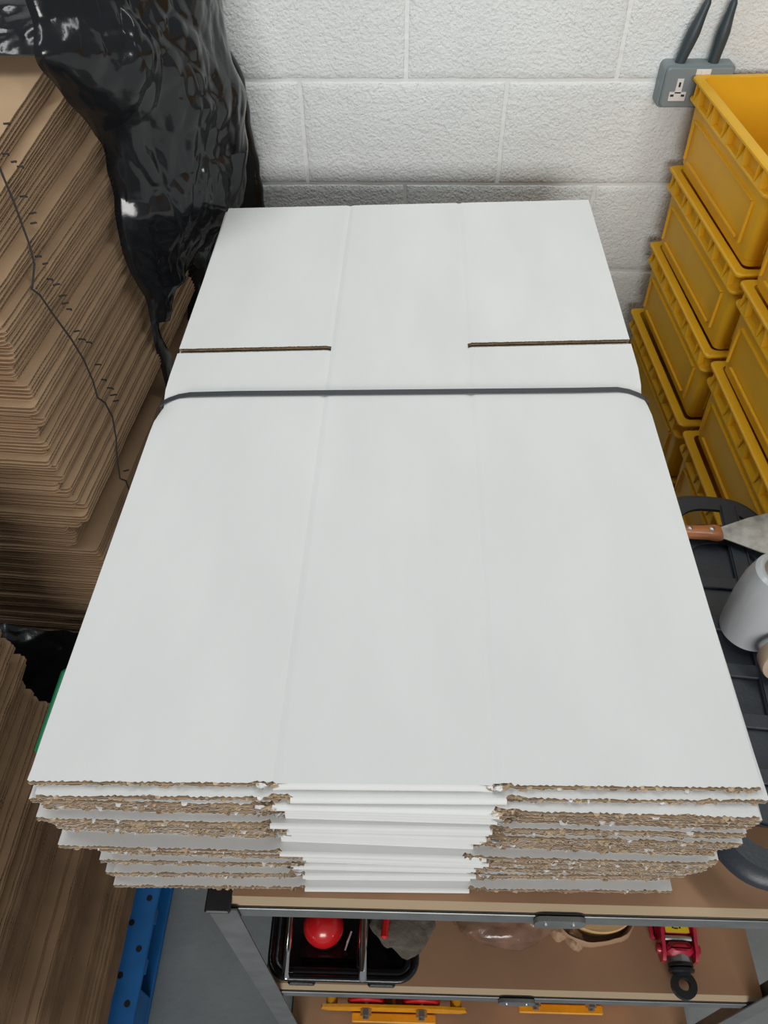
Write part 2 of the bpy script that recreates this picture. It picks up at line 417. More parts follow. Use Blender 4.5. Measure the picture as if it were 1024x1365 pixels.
def WLAB(k):
    d = {0: 'topmost white cardboard flat, fully visible with two side slots and the strap across it',
         1: 'second white cardboard flat from the top, showing a white band below the torn front edge',
         2: 'third white cardboard flat from the top, with a broad white band at the right front',
         16: 'white cardboard flat whose left front corner sticks out farthest, halfway down the strapped stack',
         35: 'lowest white cardboard flat of the strapped stack, lying on the hardboard shelf'}
    if k in d: return d[k]
    o_ = ['', '', '', 'fourth', 'fifth', 'sixth', 'seventh', 'eighth']
    if k < 8: return o_[k]+' white cardboard flat from the top of the strapped stack, torn edge forward'
    if k > 31: return ['second', 'third', 'fourth'][34-k]+' white cardboard flat from the bottom of the strapped stack'
    if k < 16: return 'white cardboard flat with torn brown edge, tightly packed in upper half of strapped stack'
    return 'white cardboard flat with torn brown edge in the lower half of the strapped stack'
for k in range(NW): white_flat(k)

# strap round the stack
def strap_path():
    xl, xr = -0.368, 0.369; yl, yr = 0.893, 0.915
    pts = [(xl-0.004, yl, Z1+0.02), (xl-0.005, yl, 1.10), (xl-0.003, yl, 1.225)]
    for (dx, dz) in ((0.000, -0.0095), (0.006, -0.0055), (0.014, -0.0030), (0.028, -0.0004), (0.045, 0.0015)): pts.append((xl+dx, yl+min(dx*.35, .012), ZT+dz+0.0012))
    for t in (0.15, 0.3, 0.5, 0.7, 0.85): pts.append((lerp(xl, xr, t), lerp(yl+.012, yr+.012, t), ZT+0.0030))
    for (dx, dz) in ((0.045, 0.0015), (0.028, -0.0004), (0.014, -0.0030), (0.006, -0.0055), (0.000, -0.0095)): pts.append((xr-dx, yr+min(dx*.35, .012), ZT+dz+0.0012))
    pts += [(xr+0.003, yr, 1.225), (xr+0.005, yr, 1.10), (xr+0.004, yr, Z1+0.02)]
    return [Vector(p) for p in pts]
mb = MB(); sp = strap_path(); rings = []
for i, p in enumerate(sp):
    t = (sp[min(i+1, len(sp)-1)]-sp[max(i-1, 0)]).normalized(); y = Vector((0, 1, 0)); y = (y-t*t.y).normalized(); n = y.cross(t)*-1
    rings.append([p-y*.0048-n*.0005, p+y*.0048-n*.0005, p+y*.0048+n*.0009, p-y*.0048+n*.0009])
mb.loft(rings, m_strap, True, True)
tag(mb.build('packing_strap'), 'dark grey plastic strap pulled tight across the white cardboard stack', 'strap')

# ================================================================ BROWN CARDBOARD STACKS
def brown_wall_mesh(name, sx, sy, th, seed, liner, flute, corner):
    rnd = random.Random(seed); mb = MB()
    rr = rrect(sx/2, sy/2, corner, 4)
    def jit(pts, a): return [(x+noise.noise(Vector((x*30, y*30, seed)))*a, y+noise.noise(Vector((x*30+7, y*30, seed)))*a) for x, y in pts]
    def dense(pts):
        out = []
        for i, p in enumerate(pts):
            q = pts[(i+1) % len(pts)]; n = max(1, int(math.dist(p, q)/0.03))
            for k in range(n): out.append((lerp(p[0], q[0], k/n), lerp(p[1], q[1], k/n)))
        return out
    d = dense(rr)
    for z in (0, th-0.0011):
        P = jit(d, 0.0018); mb.prism(P, z, z+0.0011, liner)
    n = int(sy/0.0075*4); rings = []
    for i in range(n+1):
        y = lerp(-sy/2+0.004, sy/2-0.004, i/n); z = th/2+(th/2-0.0011)*math.sin(math.pi*i/2+math.pi/4)*1.2
        rings.append([Vector((-sx/2+0.004, y, z)), Vector((sx/2-0.0015, y, z))])
    mb.loft(rings, flute, False)
    me = mb.build(name); m = me.data; bpy.data.objects.remove(me); return m
def brown_stack(x0, yc_front, sx, sy, z0, n, pit, yaw, liner, flute, seed, tilt_from, label, group, special, groups, tilt_step=0.006):
    rnd = random.Random(seed); th = pit/2-0.0003
    meshes = [brown_wall_mesh('cardboard_wall', sx-rnd.uniform(0, .01), sy-rnd.uniform(0, .01), th, seed+i, liner, flute, 0.003+0.002*i) for i in range(4)]
    tilt = 0; z = z0; ox = oy = 0; off = (0, 0)
    axx = Vector((math.cos(yaw), math.sin(yaw))); axy = Vector((-math.sin(yaw), math.cos(yaw)))
    for k in range(n):
        if groups(k) is not None: off = groups(k)
        jx = rnd.gauss(0, .0055)+off[0]; jy = rnd.gauss(0, .0045)+off[1]
        if rnd.random() < .14: jx += rnd.uniform(0.004, .013)
        # reference point: right front corner
        c = Vector((x0, yc_front))+axx*(jx-sx/2)+axy*(jy+sy/2)
        if k >= tilt_from: tilt += tilt_step
        root = thing('brown_cardboard_flat', special.get(k, label), 'cardboard flat', (0, 0, 0), 0, group)
        R = Matrix.Rotation(yaw+rnd.gauss(0, .004), 4, 'Z') @ Matrix.Rotation(tilt, 4, 'X')
        piv = Vector((0, -sy/2, 0)); pos = Vector((c.x, c.y, z))
        Mx = Matrix.Translation(pos) @ R
        front = Mx @ Vector((0, -sy/2, 0)); Mx.translation += Vector((0, 0, z-front.z))
        root.matrix_world = Mx
        for q, nm in enumerate(('lower_wall', 'upper_wall')):
            o = bpy.data.objects.new(nm, meshes[(k*3+q+rnd.randrange(4)) % 4]); C.objects.link(o); o.parent = root
            o.location = (rnd.uniform(-.0025, .0025), rnd.uniform(-.0025, .0025), q*pit/2)
        z += pit
    return z
FS = (-0.58, 0.92); FYAW = -math.atan(0.066)
ZF0 = 0.50
def fgroups(k):
    g = {0: (0.012, .018), 9: (0.002, 0.010), 15: (0.0, .0), 22: (-0.042, -0.002), 26: (0.004, -.006), 33: (-.003, -.012), 37: (.003, -.020), 38: (-.004, -.008), 44: (.006, -.018), 45: (-.004, 0.0), 50: (0.004, -.010),
         55: (0.0, 0.0), 60: (0.002, .006)}
    return g.get(k)
NF = 64
ztop = brown_stack(FS[0], FS[1], 0.62, 0.80, ZF0, NF, 0.016, FYAW, m_brown, m_flute, 11, NF-12,
    'brown cardboard flat in the tall stack between the grey wall and the black film', 'brown cardboard flats in the tall stack by the wall',
    {NF-1: 'topmost brown cardboard flat of the tall stack, partly covered by black plastic film', 0: 'lowest brown cardboard flat of the tall stack by the wall, in shadow',
     37: 'brown cardboard flat sticking out with a wide tan top strip midway up the tall stack', 44: 'brown cardboard flat whose pale tan top shows above the long twine',
     22: 'lowest of the four flats set back at the notch in the tall brown stack', 25: 'uppermost of the four flats set back at the notch in the tall brown stack',
     NF-2: 'second brown cardboard flat from the top of the tall stack', NF-3: 'third brown cardboard flat from the top of the tall stack'}, fgroups, 0.011)
# lower boards and pallet carrying the tall stack
def ngroups(k):
    return {0: (0, 0), 7: (.012, .01), 15: (-.010, 0), 23: (.012, -.01), 30: (-.014, .006), 39: (.008, 0), 47: (-.012, 0), 54: (.004, .004), 63: (-.006, -.005)}.get(k)
NN = 73
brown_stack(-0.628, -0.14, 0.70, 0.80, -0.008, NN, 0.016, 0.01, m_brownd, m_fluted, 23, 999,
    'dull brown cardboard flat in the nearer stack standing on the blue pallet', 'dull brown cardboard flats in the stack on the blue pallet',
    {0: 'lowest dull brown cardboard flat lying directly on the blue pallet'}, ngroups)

# pallets
def pallet(name, label, x0, x1, y0, y1, z0, h, mt, holes=True):
    t = thing(name, label, 'pallet', ((x0+x1)/2, (y0+y1)/2, z0)); sx, sy = x1-x0, y1-y0
    mb = MB(); nb = 7; gap = 0.022; bw = (sx-gap*(nb-1))/nb
    for i in range(nb):
        x = -sx/2+bw/2+i*(bw+gap)
        mb.box((x, 0, h-0.008), (bw, sy, 0.016), mt, bev=0.003)
    for j in range(9):
        mb.box((0, -sy/2+0.03+(sy-.06)*j/8, h-0.022), (sx, 0.03, 0.014), mt)
    mb.build('deck', t)
    for i in (-1, 0, 1):
        mb = MB(); mb.box((i*(sx/2-0.055), 0, 0.010), (0.10, sy, 0.018), mt, bev=0.003); mb.build('runner', t)
        for j in (-1, 0, 1):
            mb = MB(); mb.box((i*(sx/2-0.055), j*(sy/2-0.07), h/2-0.006), (0.098, 0.13, h-0.048), mt, bev=0.005); mb.build('foot_block', t)
    if holes:
        for j in range(16):
            mb = MB()
            y = -sy/2+0.04+(sy-.08)*j/15
            mb.lathe([(0.007, 0.0), (0.007, 0.0008), (0.0001, 0.0008)], m_black, (sx/2-0.02-(j % 2)*0.03, y, h-0.0001), 12)
            mb.build('drain_hole', t)
    return t
pallet('plastic_pallet', 'blue plastic pallet on the floor under the nearer brown cardboard stack', -1.35, -0.578, -0.16, 0.74, FLOOR, 0.15, m_blue)
pallet('wooden_pallet', 'wooden pallet on the floor under the yellow crates', 0.60, 1.24, 0.86, 1.73, FLOOR, 0.108, m_palwood, False)
# base under tall stack: a closed carton bale
t = thing('wooden_pallet', 'wooden pallet under the tall brown cardboard stack, hidden in shadow', 'pallet', (-0.86, 1.34, FLOOR))
for i in range(6):
    mb = MB(); mb.box((-0.25+i*0.1, 0, 0.11), (0.085, 0.8, 0.02), m_palwood, bev=0.002); mb.build('deck_board', t)
for i in (-1, 0, 1):
    mb = MB(); mb.box((0, i*0.36, 0.05), (0.6, 0.08, 0.10), m_palwood, bev=0.002); mb.build('bearer', t)
mb = MB()
rings = []
for j in range(14):
    z = FLOOR+0.121+j*(ZF0-0.003-FLOOR-0.121)/13; bl = 0.012*math.sin(math.pi*j/13)
    rings.append([Vector((-0.86+(x*1.0), 1.33+y, z)) for x, y in rrect(0.30+bl, 0.38+bl, 0.03, 6)])
mb.loft(rings, m_film, True, True)
tag(mb.build('wrapped_bale', smooth=True, sharp=50), 'black film wrapped bale at the foot of the tall brown cardboard stack', 'bale')

# ================================================================ BLACK FILM
def fplane(px, py, out=0.0):
    d = ray(px, py); sl = 0.066; x0 = FS[0]+out
    tt = (x0-sl*FS[1])/(d.x-sl*d.y); return CP+d*tt
def crumple(p, amp, f):
    q = p*f
    def crease(v):
        d = noise.voronoi(v)[0]; return d[1]-d[0]
    warp = Vector((noise.noise(q*.7), noise.noise(q*.7+Vector((9, 0, 0))), noise.noise(q*.7+Vector((0, 9, 0)))))*0.6
    h = 0.7*noise.noise(q*0.45)+0.95*(crease(q*0.6+warp)-.3)+0.50*(crease(q*1.35+warp)-.3)+0.24*(crease(q*3.1+warp*2)-.3)
    return h*amp
def catmull(a, b, c, d, t):
    return 0.5*((2*b)+(c-a)*t+(2*a-5*b+4*c-d)*t*t+(3*b-a-3*c+d)*t*t*t)
def film(name, rows, label, mt, bulge=0.06, amp=0.03, f=9, cols=90, per=14, vert=0.5, off=0, wrap=0.25):
    """rows of (left point, right point); a draped crumpled sheet between them, its rim turned back"""
    L = [r[0] for r in rows]; Rr = [r[1] for r in rows]; n = len(rows)
    grid = []
    tot = (n-1)*per
    for i in range(tot+1):
        s = i/per; k = min(int(s), n-2); t = s-k
        ix = [max(0, k-1), k, k+1, min(n-1, k+2)]
        pl = catmull(*[L[q] for q in ix], t); pr = catmull(*[Rr[q] for q in ix], t)
        ch = pr-pl; nrm = Vector((ch.y, -ch.x, 0))
        if nrm.length < 1e-6: nrm = Vector((0, -1, 0))
        nrm.normalize(); nrm = (nrm+Vector((0, 0, .25))).normalized()
        wd = ch.length; row = []
        for j in range(cols+1):
            u = j/cols
            p = pl+ch*u
            prof = math.sin(math.pi*u)**0.6
            taper = min(1, wd/0.12)
            base = nrm*(bulge*prof*taper+amp*0.35*min(1, wd/0.08)*min(1, 8*u))
            q = Vector((p.x, p.y, p.z*vert))+Vector((off, 0, 0))
            dsp = nrm*(crumple(q, amp, f)*min(1, wd/0.08)*(0.25+0.75*min(1, 4*min(u, 1-u))))
            e = Vector((0, 0, 0))
            if j in (0, cols): e = nrm*-0.006*wrap*4
            jit = ch.normalized()*(noise.noise(Vector((p.z*22, off, j > cols/2)))*0.006 if j < 6 or j > cols-6 else 0)
            row.append(p+base+dsp+e+jit)
        grid.append(row)
    mb = MB(); nn = cols+1
    vs = [p for r in grid for p in r]
    back = [p+Vector((0.0, 0.0012, -0.0004)) for p in vs]
    fs = []
    for i in range(tot):
        for j in range(cols):
            a = i*nn+j; fs.append((a, a+nn, a+nn+1, a+1))
    N = len(vs)
    fb = [tuple(N+x for x in reversed(q)) for q in fs]
    rim = [i*nn for i in range(tot+1)]+[tot*nn+j for j in range(1, nn)]+[i*nn+cols for i in range(tot-1, -1, -1)]+[j for j in range(cols-1, 0, -1)]
    fr = [(rim[i], rim[(i+1) % len(rim)], N+rim[(i+1) % len(rim)], N+rim[i]) for i in range(len(rim))]
    mb.add(vs+back, fs+fb+fr, mt)
    o = mb.build(name, smooth=True, sharp=60)
    return tag(o, label, 'plastic film')
fp = fplane
def fy(px, py, y): return aty(px, py, y)
# big drape over the upper right flank of the tall stack
rows = [(fp(20, -40, .02), fy(285, -60, 1.60)), (fp(48, 20, .026), fy(288, 10, 1.60)), (fp(52, 80, .026), fy(298, 75, 1.58)),
        (fp(98, 140, .026), fy(318, 120, 1.58)), (fp(135, 190, .026), fy(322, 170, 1.58)), (fp(152, 250, .026), fy(322, 225, 1.58)),
        (fp(162, 310, .026), fy(312, 280, 1.60)), (fp(178, 360, .026), fy(262, 330, 1.60)), (fp(196, 392, .026), fp(222, 385, .03)),
        (fp(202, 410, .026), fp(216, 408, .02)), (fp(207, 432, .026), fp(217, 430, .016))]
film('black_film_drape', rows, 'crumpled shiny black plastic film draped over the right flank of the tall brown stack', m_film, 0.05, 0.034, 10, 130, 20, .55)
rows = [(fp(204, 425, .014), fp(212, 425, .014)), (fp(207, 450, .014), fp(214, 445, .014)), (fp(214, 475, .014), fp(226, 470, .014)), (fp(220, 500, .014), fp(234, 495, .014)), (fp(226, 522, .014), fp(232, 522, .014))]
film('black_film_strip', rows, 'narrow torn tail of black film hanging below the drape beside the white stack', m_film, 0.004, 0.004, 20, 16, 10, .5, 3)
rows = [(fy(200, 230, 1.50), fy(330, 200, 1.52)), (fy(225, 280, 1.50), fy(318, 260, 1.52)), (fy(235, 325, 1.54), fy(298, 300, 1.54)), (fy(252, 345, 1.56), fy(280, 335, 1.56)), (fy(264, 358, 1.57), fy(272, 356, 1.57))]
film('black_film_flap', rows, 'pointed flap of black film hanging at the back left corner of the white stack', m_film, 0.02, 0.018, 16, 60, 16, .5, 5)
rows = [(fy(240, 45, 1.72), fy(300, 55, 1.73)), (fy(250, 90, 1.70), fy(326, 105, 1.73)), (fy(250, 150, 1.68), fy(334, 165, 1.73)), (fy(250, 210, 1.68), fy(347, 225, 1.73)), (fy(250, 280, 1.68), fy(352, 265, 1.73)), (fy(250, 360, 1.68), fy(355, 330, 1.73)), (fy(250, 460, 1.68), fy(350, 450, 1.73))]
film('black_film_sheet', rows, 'black film sheet hanging against the wall behind the drape', m_film, 0.03, 0.022, 8, 60, 14, .25, 11)
# upper rear film, duller, its reflected ceiling light put into a greyer base
rows = [(fy(130, -90, 1.50), fy(270, -90, 1.66)), (fy(140, -40, 1.50), fy(285, -40, 1.66)), (fy(150, 0, 1.50), fy(291, 5, 1.66)), (fy(160, 35, 1.50), fy(296, 40, 1.66)), (fy(170, 62, 1.50), fy(300, 66, 1.66))]
film('sheen_lifted_film_fold', rows, 'smoother dull black film fold with grey sheen in its colour, beside the block wall', m_film2, 0.045, 0.012, 6, 70, 16, .8, 17)
# film lying on the stack top, left
rows = [(Vector((-1.2, 1.72, 1.70)), Vector((-0.50, 1.72, 1.69))), (Vector((-1.2, 1.55, 1.71)), Vector((-0.52, 1.55, 1.70))), (Vector((-1.2, 1.42, 1.67)), Vector((-0.53, 1.42, 1.66))),
        (Vector((-1.2, 1.34, 1.635)), Vector((-0.540, 1.33, 1.63))), (Vector((-1.2, 1.29, 1.60)), Vector((-0.545, 1.28, 1.595)))]
film('black_film_cover', rows, 'black film heaped over the top of the tall brown stack at the upper left', m_film, 0.015, 0.035, 11, 110, 18, 1, 23)
# film between the two brown stacks
rows = [(Vector((-1.15, 0.905, 0.66)), Vector((-0.56, 0.905, 0.60))), (Vector((-1.15, 0.86, 0.64)), Vector((-0.53, 0.87, 0.56))), (Vector((-1.15, 0.80, 0.58)), Vector((-0.50, 0.82, 0.47))),
        (Vector((-1.15, 0.76, 0.45)), Vector((-0.48, 0.78, 0.33))), (Vector((-1.15, 0.75, 0.20)), Vector((-0.47, 0.77, 0.10))), (Vector((-1.15, 0.75, 0.0)), Vector((-0.46, 0.76, -0.14)))]
film('black_film_bundle', rows, 'black film bunched in the dark gap between the two brown cardboard stacks', m_film, 0.02, 0.03, 9, 90, 12, .8, 31)

# twine on the tall stack
def twine(pts, label, r=0.0016):
    mb = MB(); P = [fplane(x, y, 0.016) for x, y in pts]; out = []
    for i in range(len(P)-1):
        for t in range(5): out.append(P[i].lerp(P[i+1], t/5)+Vector((noise.noise(Vector((i, t, 1)))*.001, 0, 0)))
    out.append(P[-1]); mb.tube(out, r, m_twine, 8)
    return tag(mb.build('twine', smooth=True), label, 'twine')
tw = twine([(-12, 200), (0, 225), (18, 268), (40, 328), (46, 352), (43, 384)], 'dark twine running down the tall brown stack at the left edge')
tw2 = twine([(42, 385), (53, 393), (68, 415), (95, 452), (112, 480), (124, 508), (130, 530), (140, 537), (150, 556), (155, 585), (156, 610), (160, 638), (168, 641), (173, 655)], 'dark twine zigzagging down the middle of the tall brown stack')
random.seed(5)
spots = [(8, 165), (6, 205), (26, 222), (18, 216), (30, 262), (42, 285), (44, 298), (50, 342), (60, 352), (66, 372), (74, 380), (82, 395), (86, 405), (92, 412), (102, 442), (108, 452), (118, 456), (130, 486), (138, 506), (146, 517), (150, 527), (154, 535), (168, 628)]
for i, (x, y) in enumerate(spots):
    mb = MB(); a = fplane(x-3, y, .014); b = fplane(x+3+random.uniform(0, 3), y+random.uniform(-2, 2), .014); m_ = a.lerp(b, .5)+Vector((.004, 0, .001))
    mb.tube([a, m_, b], 0.0015, m_twine, 6)
    o = mb.build('twine_end', tw2 if True else None)

# ================================================================ YELLOW CRATES
CW, CL, CHT = 0.56, 0.452, 0.1834
def make_crate():
    t = thing('yellow_crate', '', 'crate')
    # local frame: origin = left far bottom corner at (0,0,0); x to the right, y toward the camera is negative
    x0, x1, y0, y1 = 0, CW, -CL, 0; cxl, cyl = CW/2, -CL/2; hx, hy = CW/2, CL/2
    Hh = CHT-0.002; i_ = 0.014; th = 0.004
    mb = MB()
    def rr(ix, iy, z, r=0.012): return [Vector((p[0]+cxl, p[1]+cyl, z)) for p in rrect(hx-ix, hy-ix, r, 5)]
    # shell: foot, walls with slight taper, inside
    mb.loft([rr(.022, 0, 0.0), rr(.021, 0, .012), rr(.019, 0, .014), rr(i_+.003, 0, .05), rr(i_, 0, Hh-.044), rr(i_, 0, Hh)], m_yellow)
    mb.loft([rr(i_+th, 0, Hh), rr(i_+th+.002, 0, .03), rr(.022, 0, .006)], m_yellow)
    mb.f.append(tuple(range(len(mb.v)-24, len(mb.v)))); mb.mi.append(0)
    # bottom
    bt = rr(.022, 0, 0.0); mb.add(bt, [tuple(range(len(bt)-1, -1, -1))], m_yellow)
    mb.build('body', t, smooth=True, sharp=30)
    # rim flange
    mb = MB()
    mb.loft([rr(i_+th, 0, Hh), rr(0.003, 0, Hh+.0005), rr(0, 0, Hh-.002), rr(0, 0, Hh-.006), rr(i_, 0, Hh-.006)], m_yellow)
    mb.loft([rr(i_, 0, Hh-.038), rr(0.004, 0, Hh-.038), rr(.003, 0, Hh-.040), rr(.003, 0, Hh-.043), rr(i_, 0, Hh-.047)], m_yellow)
    mb.build('rim', t, smooth=True, sharp=30)
    # ribs between flanges, in pairs, with slanted webs
    def rib(px, py, nx, ny, d):
        mb = MB()
        # px,py on outer wall line; (nx,ny) outward; d tangential half offset
        tx, ty = -ny, nx
        for s in (-1, 1):
            bx, by = px+tx*s*d, py+ty*s*d; w2 = .0012
            vs = []
            for (o_, z) in ((0.0, Hh-.005), (i_-.001, Hh-.005), (i_-.002, Hh-.039), (0, Hh-.039)):
                for q in (-1, 1):
                    sl = s*d*0.35*(1 if z < Hh-.02 else 0)
                    vs.append((bx+nx*o_+tx*(q*w2+sl), by+ny*o_+ty*(q*w2+sl), z))
            mb.add(vs, [(0, 2, 3, 1), (2, 4, 5, 3), (4, 6, 7, 5), (6, 0, 1, 7), (0, 6, 4, 2), (1, 3, 5, 7)], m_yellow)
        # slanted web joining the pair
        o_ = i_-.003
        vs = [(px+tx*d+nx*.0, py+ty*d+ny*.0, Hh-.006), (px-tx*d, py-ty*d, Hh-.006), (px-tx*d+nx*o_, py-ty*d+ny*o_, Hh-.039), (px+tx*d+nx*o_, py+ty*d+ny*o_, Hh-.039),
              (px+tx*d, py+ty*d, Hh-.039), (px-tx*d, py-ty*d, Hh-.039)]
        mb.add(vs, [(0, 1, 2, 3), (0, 3, 4), (1, 5, 2), (3, 2, 5, 4)], m_yellow)
        mb.build('rim_rib', t)
    n = 5
    for k in range(n):
        y = -CL+0.045+(CL-.09)*k/(n-1)
        rib(i_, y, -1, 0, .011); rib(CW-i_, y, 1, 0, .011)
    for k in range(6):
        x = .045+(CW-.09)*k/5
        rib(x, -i_, 0, 1, .011); rib(x, -CL+i_, 0, -1, .011)
    # raised panel frames on the side walls
    for (side) in ('left', 'near', 'right', 'far'):
        mb = MB()
        if side in ('left', 'right'):
            X = i_-.0015 if side == 'left' else CW-i_+.0015
            for (ya, yb, za, zb) in ((-CL+.06, -.05, .108, .111), (-CL+.075, -.065, .030, .033)):
                mb.box((X, (ya+yb)/2, (za+zb)/2), (.005, yb-ya, zb-za), m_yellow)
            for y in (-CL+.055, -.045): mb.box((X, y, .070), (.005, .003, .078), m_yellow)
        else:
            Y = -i_+.0015 if side == 'far' else -CL+i_-.0015
            for (xa, xb, za, zb) in ((.05, CW-.05, .108, .111), (.065, CW-.065, .030, .033)):
                mb.box(((xa+xb)/2, Y, (za+zb)/2), (xb-xa, .005, zb-za), m_yellow)
            for x in (.045, CW-.045): mb.box((x, Y, .070), (.003, .005, .078), m_yellow)
        mb.build('raised_panel_frame', t)
    return t
proto = make_crate(); first = True
names = ['topmost', 'second', 'third', 'fourth', 'fifth', 'sixth', 'seventh', 'eighth']
for col, (X, Y, yaw) in enumerate(((0.582, 1.735, 0.05), (0.607, 1.270, 0.03))):
    for k in range(8):
        o = proto if first else copy_tree(proto); first = False
        zt = 1.416-k*0.1834
        jx = [0, .0, .003, -.002, .002, 0, .002, 0][k]
        o.location = (X+jx, Y-(k % 2)*.003, zt-CHT+0.0005); o.rotation_euler = (0, 0, yaw+[0, .004, -.004, .002, 0, .003, 0, 0][k])
        where = 'rear column by the block wall' if col == 0 else 'front column by the black basket'
        ex = ', under the socket' if (col == 0 and k == 0) else ''
        o['label'] = 'yellow plastic crate, %s from the top of the %s%s' % (names[k], where, ex) if k else 'yellow plastic crate on top of the %s%s' % (where, ex)
        o['group'] = 'stacked yellow plastic crates'

# ================================================================ SOCKET
a = aty(885, 80, 1.738); b = aty(977, 85, 1.738)
sx_ = 0.146; cxs = 0.525+sx_/2; czs = 1.388
t = thing('double_socket', 'grey double power socket box on the white block wall with one white outlet visible', 'socket', (cxs, WALLY, czs))
Rx = Matrix.Rotation(math.radians(90), 3, 'X')
mb = MB()
poly = rrect(sx_/2, 0.0415, 0.010, 6)
mb.loft([[Vector((x*s, -d, z*s)) for x, z in poly] for d, s in ((0.0, 1), (0.033, 1), (0.036, .985))], m_sock, True, True); mb.build('back_box', t, smooth=True)
mb = MB(); mb.loft([[Vector((x*s, -d, z*s)) for x, z in rrect(sx_/2-.003, .0385, .008, 6)] for d, s in ((0.036, .97), (0.041, .97), (0.044, .93))], m_sock, True, True); mb.build('face_plate', t, smooth=True)
for s in (-1, 1):
    mb = MB(); ox = s*0.036; oz = -0.006; y = -0.0448
    mb.box((ox, y, oz-.010), (.034, .0016, .017), m_sockw); mb.box((ox, y, oz+.010), (.013, .0016, .028), m_sockw)
    mb.build('outlet', t)
    mb = MB(); mb.box((ox, y-.001, oz+.013), (.004, .0008, .009), m_black)
    for q in (-1, 1): mb.box((ox+q*.011, y-.001, oz-.008), (.007, .0008, .004), m_black)
    mb.build('pin_slot', t)
mb = MB()
mb.box((0.006, -.0448, .026), (.030, .0022, .020), m_sockw, bev=.0006); mb.box((0.006, -.0465, .028), (.010, .0022, .012), m_sockw, bev=.0006); mb.build('switch', t)
for i, (lean, xoff) in enumerate(((0.026, -0.040), (0.008, 0.028))):
    mb = MB(); x = cxs+xoff; y0 = WALLY-0.021; z0 = czs+0.0415
    mb.tube([(x+lean*t_/.11, y0, z0+t_) for t_ in (-.001, .02, .04, .055, .07, .09, .105, .11)], [.0105, .0115, .0128, .0130, .0110, .0085, .0075, .0055], m_cable, 14)
    mb.tube([(x+lean*.98, y0, z0+.108), (x+lean*1.4, y0+.002, z0+.16), (x+lean*1.7, y0+.004, z0+.25), (x+lean*1.8, y0+.006, z0+.7)], .0052, m_cable, 12)
    tag(mb.build('power_cable', smooth=True), ('left' if i == 0 else 'right')+' dark grey cable with thick boot rising from the wall socket', 'cable')

# ================================================================ BLACK SLOTTED BASKET (upturned)
BZ = 1.0
bt = thing('slotted_basket', 'black plastic slotted basket upturned on the shelf right of the white stack', 'basket', (0.512, 0.624, Z1+0.001), -0.09)
bh = BZ-Z1-0.001
def sup(a, b, z, n=72, e=3.1):
    out = []
    for k in range(n):
        t_ = 2*math.pi*k/n; c_, s_ = math.cos(t_), math.sin(t_)
        out.append(Vector((a*abs(c_)**(2/e)*(1 if c_ >= 0 else -1), b*abs(s_)**(2/e)*(1 if s_ >= 0 else -1), z)))
    return out
A_, B_ = 0.120, 0.329
mb = MB()
mb.loft([sup(A_-.002, B_-.002, bh-.024), sup(A_+.002, B_+.002, bh-.022), sup(A_+.002, B_+.002, bh-.016), sup(A_, B_, bh-.010), sup(A_-.008, B_-.010, bh-.002), sup(A_-.014, B_-.016, bh)], m_blackpl)
mb.loft([sup(A_-.002, B_-.002, bh-.024), sup(A_-.006, B_-.006, bh-.020), sup(A_-.012, B_-.012, bh-.006)], m_blackpl)
mb.build('side_wall', bt, smooth=True)
# top grid: outer ring, inner rings and ribs, real openings
mb = MB()
def ring(a0, b0, a1, b1, z0, z1):
    o1, o2 = sup(a0, b0, z1), sup(a1, b1, z1); i1, i2 = sup(a0, b0, z0), sup(a1, b1, z0); n = len(o1)
    vs = o1+o2+i2+i1; fs = []
    for k in range(n):
        q = (k+1) % n; fs += [(k, q, n+q, n+k), (n+k, n+q, 2*n+q, 2*n+k), (2*n+k, 2*n+q, 3*n+q, 3*n+k), (3*n+k, 3*n+q, q, k)]
    mb.add(vs, fs, m_blackpl)
ring(A_-.012, B_-.014, A_-.030, B_-.040, bh-.006, bh)
ring(A_-.030, B_-.075, A_-.048, B_-.115, bh-.006, bh-.001)
for y in (-.19, -.11, -.03, .05, .13):
    hw = A_-.024; mb.box((0, y, bh-.0035), (2*hw, .022, .005), m_blackpl, bev=.001)
mb.build('rings', bt)
mb = MB()
mb.box((0.028, 0, bh-.003), (.030, 2*B_-.05, .008), m_blackpl, bev=.002)
for q in (-1, 1): mb.box((0.028+q*.012, 0, bh+.0018), (.002, 2*B_-.06, .003), m_blackpl)
mb.build('spine_rib', bt)
mb = MB(); mb.box((-0.065, 0, bh-.003), (.026, 2*B_-.12, .006), m_blackpl, bev=.002); mb.build('spine_rib', bt)
mb = MB(); mb.loft([sup(A_-.024, B_-.072, bh-.008), sup(A_-.034, B_-.085, bh-.040)], m_blackpl, True, True); mb.build('dark_backing', bt, smooth=True)  # black plate added under the slots, stands in for the dark below
for (xf, yf) in ((-.05, .16), (.05, .16), (-.05, -.2), (.05, -.2)):
    mb = MB(); mb.tube([(xf, yf, 0), (xf, yf, bh-.038)], [.014, .017], m_blackpl, 16); mb.build('foot', bt, smooth=True)

